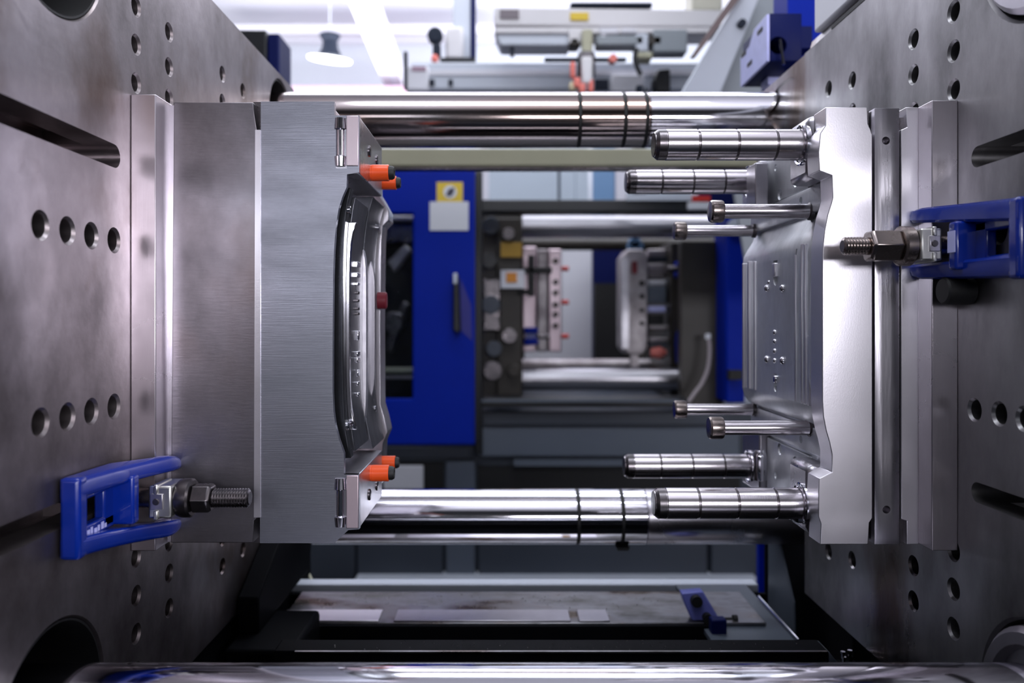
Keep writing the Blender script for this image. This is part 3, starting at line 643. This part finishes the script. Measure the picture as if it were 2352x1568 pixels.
link('lower_track_edge', pb(1100, 1560, 918, 923, YD - .02, YD), 'greypaint2', nm)
link('guard_frame', pb(1090, 1108, 392, 1045, YD - .02, YD + .06), 'black', nm, bevel=.01)
link('right_frame', pb(1565, 1662, 555, 940, YD + .25, YD + .35), 'bgbrown', nm)
link('side_casting', pb(1540, 1600, 555, 915, 5.6, 6.6), 'bgbrown', nm, bevel=.01)
bc = link('blue_frame', pb(1668, 1712, 462, 925, YD + .02, YD + .3), 'bluepaint', nm, bevel=.012)
link('blue_frame', pb(1608, 1712, 440, 474, YD - .02, YD + .1), 'navy', nm, bevel=.01)
link('red_marker', pb(1590, 1632, 449, 462, YD - .04, YD), 'red', nm)
link('pale_rail', pb(1440, 1592, 446, 460, YD - .03, YD + .02), 'palegrey', nm)
link('white_block', pb(1580, 1632, 464, 481, YD - .04, YD), 'paper', nm, bevel=.005)
link('latch', pb(1676, 1706, 850, 872, YD - .06, YD), 'rubber', nm)
link('bearing', lathe([(YD - .02, .05), (YD + .06, .05)], (X(1690, YD), Z(520, YD)), 'Y', 24), 'palegrey', nm)
# left platen side of neighbour
link('far_platen', pb(1100, 1200, 488, 912, 5.2, 6.9), 'bgbrown', nm, bevel=.01)
link('dark_backing', pb(1060, 1205, 480, 935, 6.95, 7.0), 'rubber', nm)
link('platen_rib', pb(1140, 1200, 500, 910, 5.15, 5.2), 'bgbrown', nm, bevel=.01)
for k, (px, py, r, m_) in enumerate(((1128, 520, .055, 'greypaint'), (1168, 540, .04, 'darkpin'), (1125, 600, .05, 'black'), (1128, 700, .06, 'greypaint'), (1170, 770, .05, 'darkpin'), (1135, 800, .05, 'greypaint'), (1132, 850, .06, 'darkpin'), (1180, 850, .04, 'bgbrown'))):
    link('link_joint', lathe([(5.02, r), (5.10, r), (5.16, r * .7)], (X(px, 5.1), Z(py, 5.1)), 'Y', 20), m_, nm, bevel=.004)
link('link_arm', pb(1110, 1150, 640, 760, 5.08, 5.16), 'darkpin', nm, bevel=.01)
lb = link('warning_label', pb(1150, 1199, 556, 590, 5.08, 5.10), 'dyellow', nm)
lb = link('warning_label', pb(1150, 1205, 620, 662, 5.06, 5.08), 'paper', nm, bevel=.004); tag(lb, 'white label with orange symbol')
link('label_symbol', pb(1163, 1187, 626, 648, 5.05, 5.06), 'orangeink', lb)
link('black_fitting', pb(1213, 1228, 585, 680, 5.1, 5.2), 'rubber', nm, bevel=.008)
link('black_fitting', pb(1190, 1268, 613, 627, 5.1, 5.2), 'rubber', nm, bevel=.006)
link('fitting_arm', pb(1190, 1226, 664, 676, 5.12, 5.2), 'rubber', nm, bevel=.006)
link('dark_cavity', pb(1362, 1436, 566, 830, 7.2, 7.3), 'navy', nm)
link('dark_cavity', pb(1366, 1436, 650, 830, 7.1, 7.2), 'rubber', nm)
link('pale_rear_panel', pb(1190, 1362, 560, 832, 7.5, 7.6), 'white', nm)
link('rear_side', pb(1436, 1680, 470, 850, 7.4, 7.5), 'bgbrown', nm)
# tie bars of the neighbour
for Yt, py, lab in ((5.45, 521, 'blurred steel tie bar at the top of the neighbouring machine'), (5.45, 871, 'blurred steel tie bar at the bottom of the neighbouring machine'), (6.4, 561, 'brownish tie bar behind the neighbouring upper tie bar'), (6.4, 838, 'dim tie bar behind the neighbouring lower tie bar')):
    t = thing('tie_bar', lab, 'steel bar', (X(1400, Yt), Yt, Z(py, Yt)))
    r = .078 if Yt < 6 else .05
    link('bar_shaft', lathe([(X(1180, Yt), r), (X(1640, Yt), r)], (Yt, Z(py, Yt)), 'X', 36), 'farbar' if Yt < 6 else 'bgbrown' if py < 700 else 'bgsteel', t)
# its mould
fm = thing('mould_half', 'small blurred pinkish mould half on the left of the neighbouring machine', 'mould', P(1240, 700, 5.9))
link('mould_plate', pb(1200, 1232, 566, 808, 5.7, 6.2), 'pink', fm, bevel=.01)
link('mould_plate', pb(1234, 1258, 572, 808, 5.72, 6.2), 'bgsteel', fm, bevel=.01)
link('mould_plate', pb(1260, 1290, 572, 808, 5.7, 6.1), 'pink', fm, bevel=.01)
for py in (600, 648, 672, 700, 722, 748): link('mould_stud', lathe([(5.66, .02), (5.71, .02)], (X(1276, 5.7), Z(py, 5.7)), 'Y', 14), 'bgbrown', fm)
for py in (617, 694, 772): link('red_nipple', lathe([(X(1290, 5.8), .018), (X(1306, 5.8), .018)], (5.8, Z(py, 5.8)), 'X', 12), 'red', fm)
fm = thing('mould_half', 'small blurred grey mould half with dark holes right of centre', 'mould', P(1458, 700, 5.8))
cxp = [(1442, 572), (1476, 572), (1488, 590), (1488, 798), (1476, 814), (1442, 814), (1430, 798), (1430, 590)]
fp = link('mould_plate', pprism(cxp, 5.6, 5.9), 'bgsteel', fm, bevel=.01)
link('mould_face', pb(1429, 1444, 590, 800, 5.58, 5.62), 'farbar', fm)
for px, py, r in ((1474, 650, .02), (1474, 680, .018), (1474, 712, .015), (1474, 742, .016)): link('mould_hole', lathe([(5.58, r), (5.61, r)], (X(px, 5.6), Z(py, 5.6)), 'Y', 16), 'rubber', fm)
link('red_mark', pb(1452, 1464, 600, 628, 5.58, 5.6), plain('dark_red', (.18, .01, .02), .5), fm)
link('lifting_eye', lathe([(5.62, .045), (5.68, .045)], (X(1460, 5.6), Z(556, 5.6)), 'Y', 20), 'lightblue', fm, bevel=.01)
link('eye_stem', pb(1444, 1478, 556, 576, 5.62, 5.7), 'lightblue', fm)
link('mould_foot', pb(1450, 1466, 812, 842, 5.62, 5.7), 'bgsteel', fm)
for y0, y1, m_, a, b_ in ((572, 588, 'bgsteel', 1488, 1530), (590, 600, 'slate', 1488, 1552), (606, 626, 'bgsteel', 1488, 1540), (628, 636, 'darkpin', 1488, 1555), (644, 654, 'paper', 1488, 1530), (656, 696, 'greypaint2', 1486, 1530), (703, 717, 'lav', 1484, 1530), (722, 744, 'rubber', 1488, 1525), (748, 757, 'bgsteel', 1490, 1555), (775, 785, 'bgsteel', 1490, 1555), (786, 796, 'greypaint', 1490, 1560)):
    link('ejector_rod', pb(a, b_, y0, y1, 5.7, 5.8), m_, fm, bevel=.008)
link('red_cap', lathe([(X(1494, 5.65), .03), (X(1515, 5.65), .045), (X(1530, 5.65), .02)], (5.65, Z(810, 5.65)), 'X', 16), 'salmon', fm)
for px0, px1, py0, py1, lab in ((1558, 1596, 598, 636, 'small blue clamp at the upper right of the neighbouring mould'), (1204, 1236, 752, 792, 'small blue clamp under the pinkish neighbouring mould')):
    c = thing('mould_clamp', lab, 'clamp', P((px0 + px1) / 2, (py0 + py1) / 2, 5.5))
    link('clamp_arm', pb(px0, px1, py0, py0 + 14, 5.45, 5.6), 'bluepaint', c, bevel=.012)
    link('clamp_arm', pb(px0, px1, py1 - 14, py1, 5.45, 5.6), 'bluepaint', c, bevel=.012)
    link('clamp_web', pb(px0 + 4, px1 - 4, py0 + 10, py1 - 10, 5.47, 5.6), 'blue', c)
    link('clamp_bolt', lathe([(X(px0 - 24 if px0 > 1400 else px1, 5.5), .02), (X(px0 if px0 > 1400 else px1 + 26, 5.5), .02)], (5.5, Z((py0 + py1) / 2, 5.5)), 'X', 12), 'darkpin', c)
c = thing('mould_clamp', 'curved blue clamp at the lower right of the neighbouring mould', 'clamp', P(1580, 790, 5.5))
link('clamp_arm', pprism([(1560, 790), (1563, 765), (1575, 745), (1597, 736), (1600, 745), (1585, 770), (1582, 800), (1586, 838), (1562, 838)], 5.45, 5.6), 'bluepaint', c, bevel=.01)
link('clamp_pad', pb(1598, 1620, 764, 778, 5.46, 5.6), 'rubber', c)
h = link('coolant_hose', tube(curve([P(1626, 768, 4.9), P(1630, 800, 4.88), P(1626, 845, 4.86), P(1612, 880, 4.84), P(1596, 902, 4.83), P(1580, 925, 4.82)]), .012), 'hose')
tag(h, 'thin grey curved hose hanging at the right of the neighbouring machine', 'hose')
link('hose_fitting', lathe([(Z(778, 4.9), .018), (Z(766, 4.9), .018)], (X(1626, 4.9), 4.9), 'Z', 12), 'paper', h)

# blue guard door with window opening
gd = thing('guard_door', 'blue sliding guard door with dark window and yellow sticker', 'door', (X(960, 4.7), 4.7, Z(1020, 4.7)))
YG = 4.7
link('door_panel', pprism([(700, 390), (1092, 390), (1092, 1022), (700, 1022), (700, 916), (948, 916), (948, 490), (700, 490)], YG, YG + .06), 'bluepaint', gd, bevel=.012)
link('door_window', pb(720, 949, 489, 917, YG + .04, YG + .05), 'glass', gd)
link('door_edge', pprism([(1088, 392), (1096, 400), (1098, 1016), (1088, 1020)], YG + .005, YG + .08), 'black', gd, bevel=.006)
s_ = link('warning_sticker', pb(1003, 1063, 418, 465, YG - .004, YG), 'yellow', gd); tag(s_, 'yellow warning sticker with round pictogram')
link('pictogram_disc', lathe([(YG - .006, .040), (YG - .004, .040)], (X(1034, YG), Z(441, YG)), 'Y', 28), 'paper', s_)
link('pictogram', pprism([(1024, 448), (1030, 434), (1044, 430), (1042, 444), (1034, 452)], YG - .008, YG - .006), 'ink', s_)
s_ = link('paper_notice', pb(987, 1076, 463, 529, YG - .006, YG), 'paper', gd); tag(s_, 'white paper notice')
link('door_handle', pprism([(1041, 628), (1050, 625), (1054, 640), (1058, 760), (1050, 766), (1040, 758)], YG - .06, YG - .005), 'black', gd, bevel=.01)
link('handle_cap', pb(1041, 1050, 627, 652, YG - .065, YG - .055), 'palegrey', gd, bevel=.005)
link('handle_shade', pprism([(1058, 640), (1082, 700), (1084, 782), (1056, 756)], YG - .003, YG), plain('shade_blue', (.02, .02, .22), .5), gd)  # flat patch, shade beside the handle put into a darker blue
# things behind the door window
tm = thing('toggle_mechanism', 'dark oily toggle mechanism seen through the door window', 'mechanism', P(890, 700, 5.3))
link('toggle_block', pb(700, 960, 486, 560, 5.3, 5.5), 'darkpin', tm, bevel=.02)
link('toggle_bar', pb(700, 960, 495, 508, 5.2, 5.3), 'bgsteel', tm, bevel=.01)
link('toggle_arm', pprism([(890, 600), (930, 560), (944, 575), (905, 625)], 5.25, 5.35), 'bgsteel', tm, bevel=.01)
link('toggle_back', pb(690, 965, 480, 925, 5.6, 5.7), 'rubber', tm)
link('toggle_arm', pprism([(880, 800), (925, 690), (940, 700), (900, 810)], 5.3, 5.4), 'darkpin', tm, bevel=.01)
link('toggle_bar', pb(700, 960, 845, 857, 5.2, 5.3), 'beige', tm, bevel=.008)
link('toggle_bar', pb(700, 960, 864, 870, 5.2, 5.3), 'bgsteel', tm, bevel=.006)
link('toggle_joint', lathe([(5.2, .07), (5.32, .07)], (X(905, 5.25), Z(740, 5.25)), 'Y', 20), 'darkpin', tm, bevel=.01)

# things seen in the strip above the track beam
for px0, px1, m_, lab, nm_ in ((1123, 1321, 'bluegrey', 'wide blue grey sheet added over the wall to dim it, right of the blue door top', 'wall_panel'), (1441, 1700, 'bluegrey', 'blue grey panel seen behind the far upper guide pin', 'wall_panel'), (1105, 1122, 'beampaint', 'white upright post just right of the blue door top', 'upright_post'), (1322, 1352, 'bluegrey', 'pale upright post left of the light blue panel', 'upright_post'), (1362, 1412, 'lightblue', 'light blue panel seen above the black track beam', 'wall_panel'), (1414, 1440, 'beampaint', 'white upright post right of the light blue panel', 'upright_post')):
    o = link(nm_, BX(X(px0, 8.6), X(px1, 8.6), 8.6, 8.7, 0, Z(330, 8.6)), m_, bevel=.01); tag(o, lab, 'panel' if 'panel' in nm_ else 'post')  # the wide blue grey one is added so the overlit wall reads darker
o = link('hanging_cable', tube([P(1285, 350, 7), P(1284, 400, 7), P(1284, 470, 7)], .012), 'slate'); tag(o, 'thin dark cable hanging above the black track beam', 'cable')

# ------------------------------------------------------------------ overhead: lamp, beams, robots
lm = thing('pendant_lamp', 'round glowing pendant lamp with dark housing at the upper left', 'lamp', P(757, 140, 7.5))
p = P(757, 140, 7.5); r = 49 * 7.5 / F
bmm = lathe([(0, r * .4), (.004, r * .98), (.02, r)], (0, 0), 'Z', 40)
bmesh.ops.rotate(bmm, verts=bmm.verts, cent=(0, 0, 0), matrix=Matrix.Rotation(R(6), 3, 'Y') @ Matrix.Rotation(R(9), 3, 'X'))
bmesh.ops.translate(bmm, verts=bmm.verts, vec=p); link('lamp_diffuser', bmm, 'lamp', lm)
pz = Z(122, 7.5)
link('lamp_housing', lathe([(pz - .04, .12), (pz + .06, .075), (pz + .12, .07), (pz + .17, .10), (pz + .18, .10)], (p.x, p.y + .02), 'Z', 28), 'slate', lm)
link('lamp_stem', lathe([(pz + .17, .006), (5.62, .006)], (p.x, p.y + .02), 'Z', 12), 'wall', lm)
cb_ = thing('ceiling_beam', 'white sloping roof beam right of the pendant lamp', 'beam', P(860, 100, 7.6))
link('beam_web', prism([(0, 0), (1, 0), (1, 1), (0, 1)], 'Z', 0, 1), 'ceil', cb_)
bpy.data.objects.remove(cb_.children[0])
bm = bmesh.new()
A = [P(796, -6, 6.4), P(846, -6, 6.4), P(930, 208, 8.8), P(888, 208, 8.8)]
v = [bm.verts.new(a) for a in A] + [bm.verts.new(a + Vector((0, .1, .22))) for a in A]
for f in ((0, 1, 2, 3), (7, 6, 5, 4), (0, 4, 5, 1), (1, 5, 6, 2), (2, 6, 7, 3), (3, 7, 4, 0)): bm.faces.new([v[i] for i in f])
link('beam_body', bm, 'beampaint', cb_)
bm = bmesh.new()
A = [P(822, -6, 6.38), P(830, -6, 6.38), P(915, 208, 8.78), P(908, 208, 8.78)]
v = [bm.verts.new(a) for a in A] + [bm.verts.new(a + Vector((0, .02, .03))) for a in A]
for f in ((0, 1, 2, 3), (7, 6, 5, 4), (0, 4, 5, 1), (1, 5, 6, 2), (2, 6, 7, 3), (3, 7, 4, 0)): bm.faces.new([v[i] for i in f])
link('beam_rib', bm, 'palegrey', cb_)
o = link('ceiling_band', pb(520, 1135, 56, 76, 9.8, 10.0), 'white'); tag(o, 'white horizontal roof band crossing behind the lamp', 'beam')
o = link('pink_ledge', pb(600, 960, 196, 210, 8.2, 10.79), 'maroon', bevel=.01); tag(o, 'dusty pink horizontal ledge above the upper tie bar', 'beam')
o = thing('dark_cabinet', 'dark navy cabinet peeking above the left platen', 'cabinet', P(600, 150, 3.6))
link('cabinet_body', BX(X(540, 3.6), X(612, 3.6), 3.6, 3.9, 0, Z(68, 3.6)), 'black', o, bevel=.008)
link('cabinet_side', BX(X(614, 3.6), X(642, 3.6), 3.6, 3.8, 0, Z(76, 3.6)), 'navy', o, bevel=.008)

# robot column with grey carriage
rc = thing('robot_column', 'pale grey upright robot column with navy edge', 'robot arm', P(1062, 138, 5.6))
link('column_body', pb(1040, 1082, -80, 134, 5.6, 5.75), 'palegrey', rc, bevel=.01)
link('column_edge', pb(1081, 1092, -80, 134, 5.59, 5.74), 'navy', rc)
link('carriage', pb(1022, 1064, 60, 134, 5.5, 5.6), 'robotwhite', rc, bevel=.02)
link('carriage_foot', pb(1010, 1092, 132, 139, 5.5, 5.7), 'black', rc)
link('cable_loop', lathe([(5.45, .055), (5.53, .055)], (X(1000, 5.5), Z(84, 5.5)), 'Y', 20), 'slate', rc, bevel=.01)
link('cable_end', pb(993, 1012, 98, 128, 5.45, 5.52), 'slate', rc, bevel=.015)
link('red_button', pb(990, 1006, 122, 143, 5.44, 5.5), 'salmon', rc, bevel=.02)
# robot traverse (lower beam)
rb = thing('robot_traverse', 'long pale grey robot beam just above the upper tie bar', 'robot arm', P(1280, 205, 5.0))
link('beam_body', pb(945, 1660, 142, 206, 5.0, 5.25), 'palegrey', rb, bevel=.015)
link('mount_post', BX(X(1452, 5.1), X(1478, 5.1), 5.0, 5.1, Z(458, 5.0), Z(200, 5.0)), 'greypaint2', rb)
link('beam_strip', pb(960, 1640, 160, 172, 4.985, 5.0), 'white', rb)
link('end_cap', pb(930, 985, 150, 208, 4.97, 5.2), 'white', rb, bevel=.015)
link('end_badge', pb(946, 978, 152, 162, 4.96, 4.97), 'maroon', rb)
for px, w_ in ((986, 12), (1030, 10), (1366, 32)): link('slot_mark', pb(px, px + w_, 182, 196 if w_ < 20 else 206, 4.98, 5.0), 'slate', rb)
link('aerial', pb(927, 935, 118, 204, 4.95, 4.99), 'slate', rb)
link('black_motor', pprism([(1500, 185), (1512, 158), (1540, 156), (1540, 212), (1508, 212)], 4.9, 5.0), 'black', rb, bevel=.01)
link('white_box', pb(1405, 1480, 170, 210, 4.92, 5.0), 'white', rb, bevel=.01)
# upper robot unit
ru = thing('robot_unit', 'beige robot beam with yellow label at the top', 'robot arm', P(1390, 110, 4.6))
link('unit_body', pprism([(1135, 16), (1660, 22), (1660, 62), (1135, 58)], 4.6, 4.85), 'robotwhite', ru, bevel=.01)
link('unit_rail', pb(1137, 1640, 62, 76, 4.6, 4.8), 'robotwhite', ru, bevel=.008)
link('unit_skirt', pprism([(1138, 78), (1310, 78), (1310, 104), (1150, 104)], 4.62, 4.8), 'palegrey', ru, bevel=.01)
link('dark_badge', pb(1148, 1192, 22, 41, 4.585, 4.6), plain('taupe_badge', (.20, .17, .19), .5), ru)
lb = link('warning_label', pb(1310, 1352, 28, 46, 4.585, 4.6), 'yellow', ru, bevel=.004); tag(lb, 'yellow rounded warning label')
link('stub', pb(1172, 1181, 104, 126, 4.65, 4.7), 'slate', ru)
for a, b_, y0, y1, m_ in ((1306, 1336, 62, 100, 'robotwhite'), (1308, 1332, 84, 105, 'bgbrown'), (1338, 1362, 66, 120, 'beige'), (1376, 1420, 62, 78, 'white'), (1380, 1392, 78, 92, 'white'), (1370, 1480, 80, 104, 'greengrey'), (1428, 1462, 64, 76, 'white'), (1460, 1490, 76, 118, 'palegrey'), (1490, 1522, 80, 104, 'bgbrown'), (1500, 1580, 66, 120, 'greengrey'), (1462, 1500, 118, 134, 'beige')):
    link('unit_fitting', pb(a, b_, y0, y1, 4.58, 4.7), m_, ru, bevel=.012)
link('valve_bank', pb(1310, 1500, 4, 14, 4.6, 4.8), 'slate', ru, bevel=.01)
link('drive_box', pb(1590, 1660, -40, 24, 4.6, 4.8), plain('cream_enamel', (.62, .60, .50), .5), ru, bevel=.01)
# gripper
gr = thing('gripper', 'dark gripper with red pads hanging from the robot beam', 'gripper', P(1340, 150, 4.5))
link('gripper_bar', pb(1250, 1440, 131, 139, 4.5, 4.54), 'slate', gr, bevel=.008)
link('gripper_head', pb(1328, 1368, 114, 176, 4.45, 4.55), 'darkpin', gr, bevel=.02)
link('gripper_hanger', pb(1338, 1358, 70, 118, 4.5, 4.56), 'beige', gr)
link('gripper_body', pb(1336, 1362, 128, 192, 4.42, 4.46), 'robotwhite', gr, bevel=.015)
for a, b_, y0, y1 in ((1310, 1322, 140, 178), (1318, 1334, 176, 200), (1330, 1346, 190, 212), (1352, 1364, 180, 212)):
    link('red_pad', pb(a, b_, y0, y1, 4.42, 4.46), 'salmon', gr, bevel=.012)
link('yellow_pad', pb(1308, 1326, 186, 206, 4.44, 4.5), plain('cream_pad', (.7, .6, .4), .5), gr, bevel=.012)
link('red_knob', lathe([(4.44, .022), (4.5, .022)], (X(1408, 4.45), Z(134, 4.45)), 'Y', 16), 'salmon', gr)
link('gripper_cable', tube(curve([P(1462, 112, 4.5), P(1458, 135, 4.5), P(1464, 155, 4.5), P(1472, 172, 4.5)]), .014), 'black', gr)
link('cable_plug', pb(1462, 1478, 194, 210, 4.48, 4.52), 'slate', gr, bevel=.01)
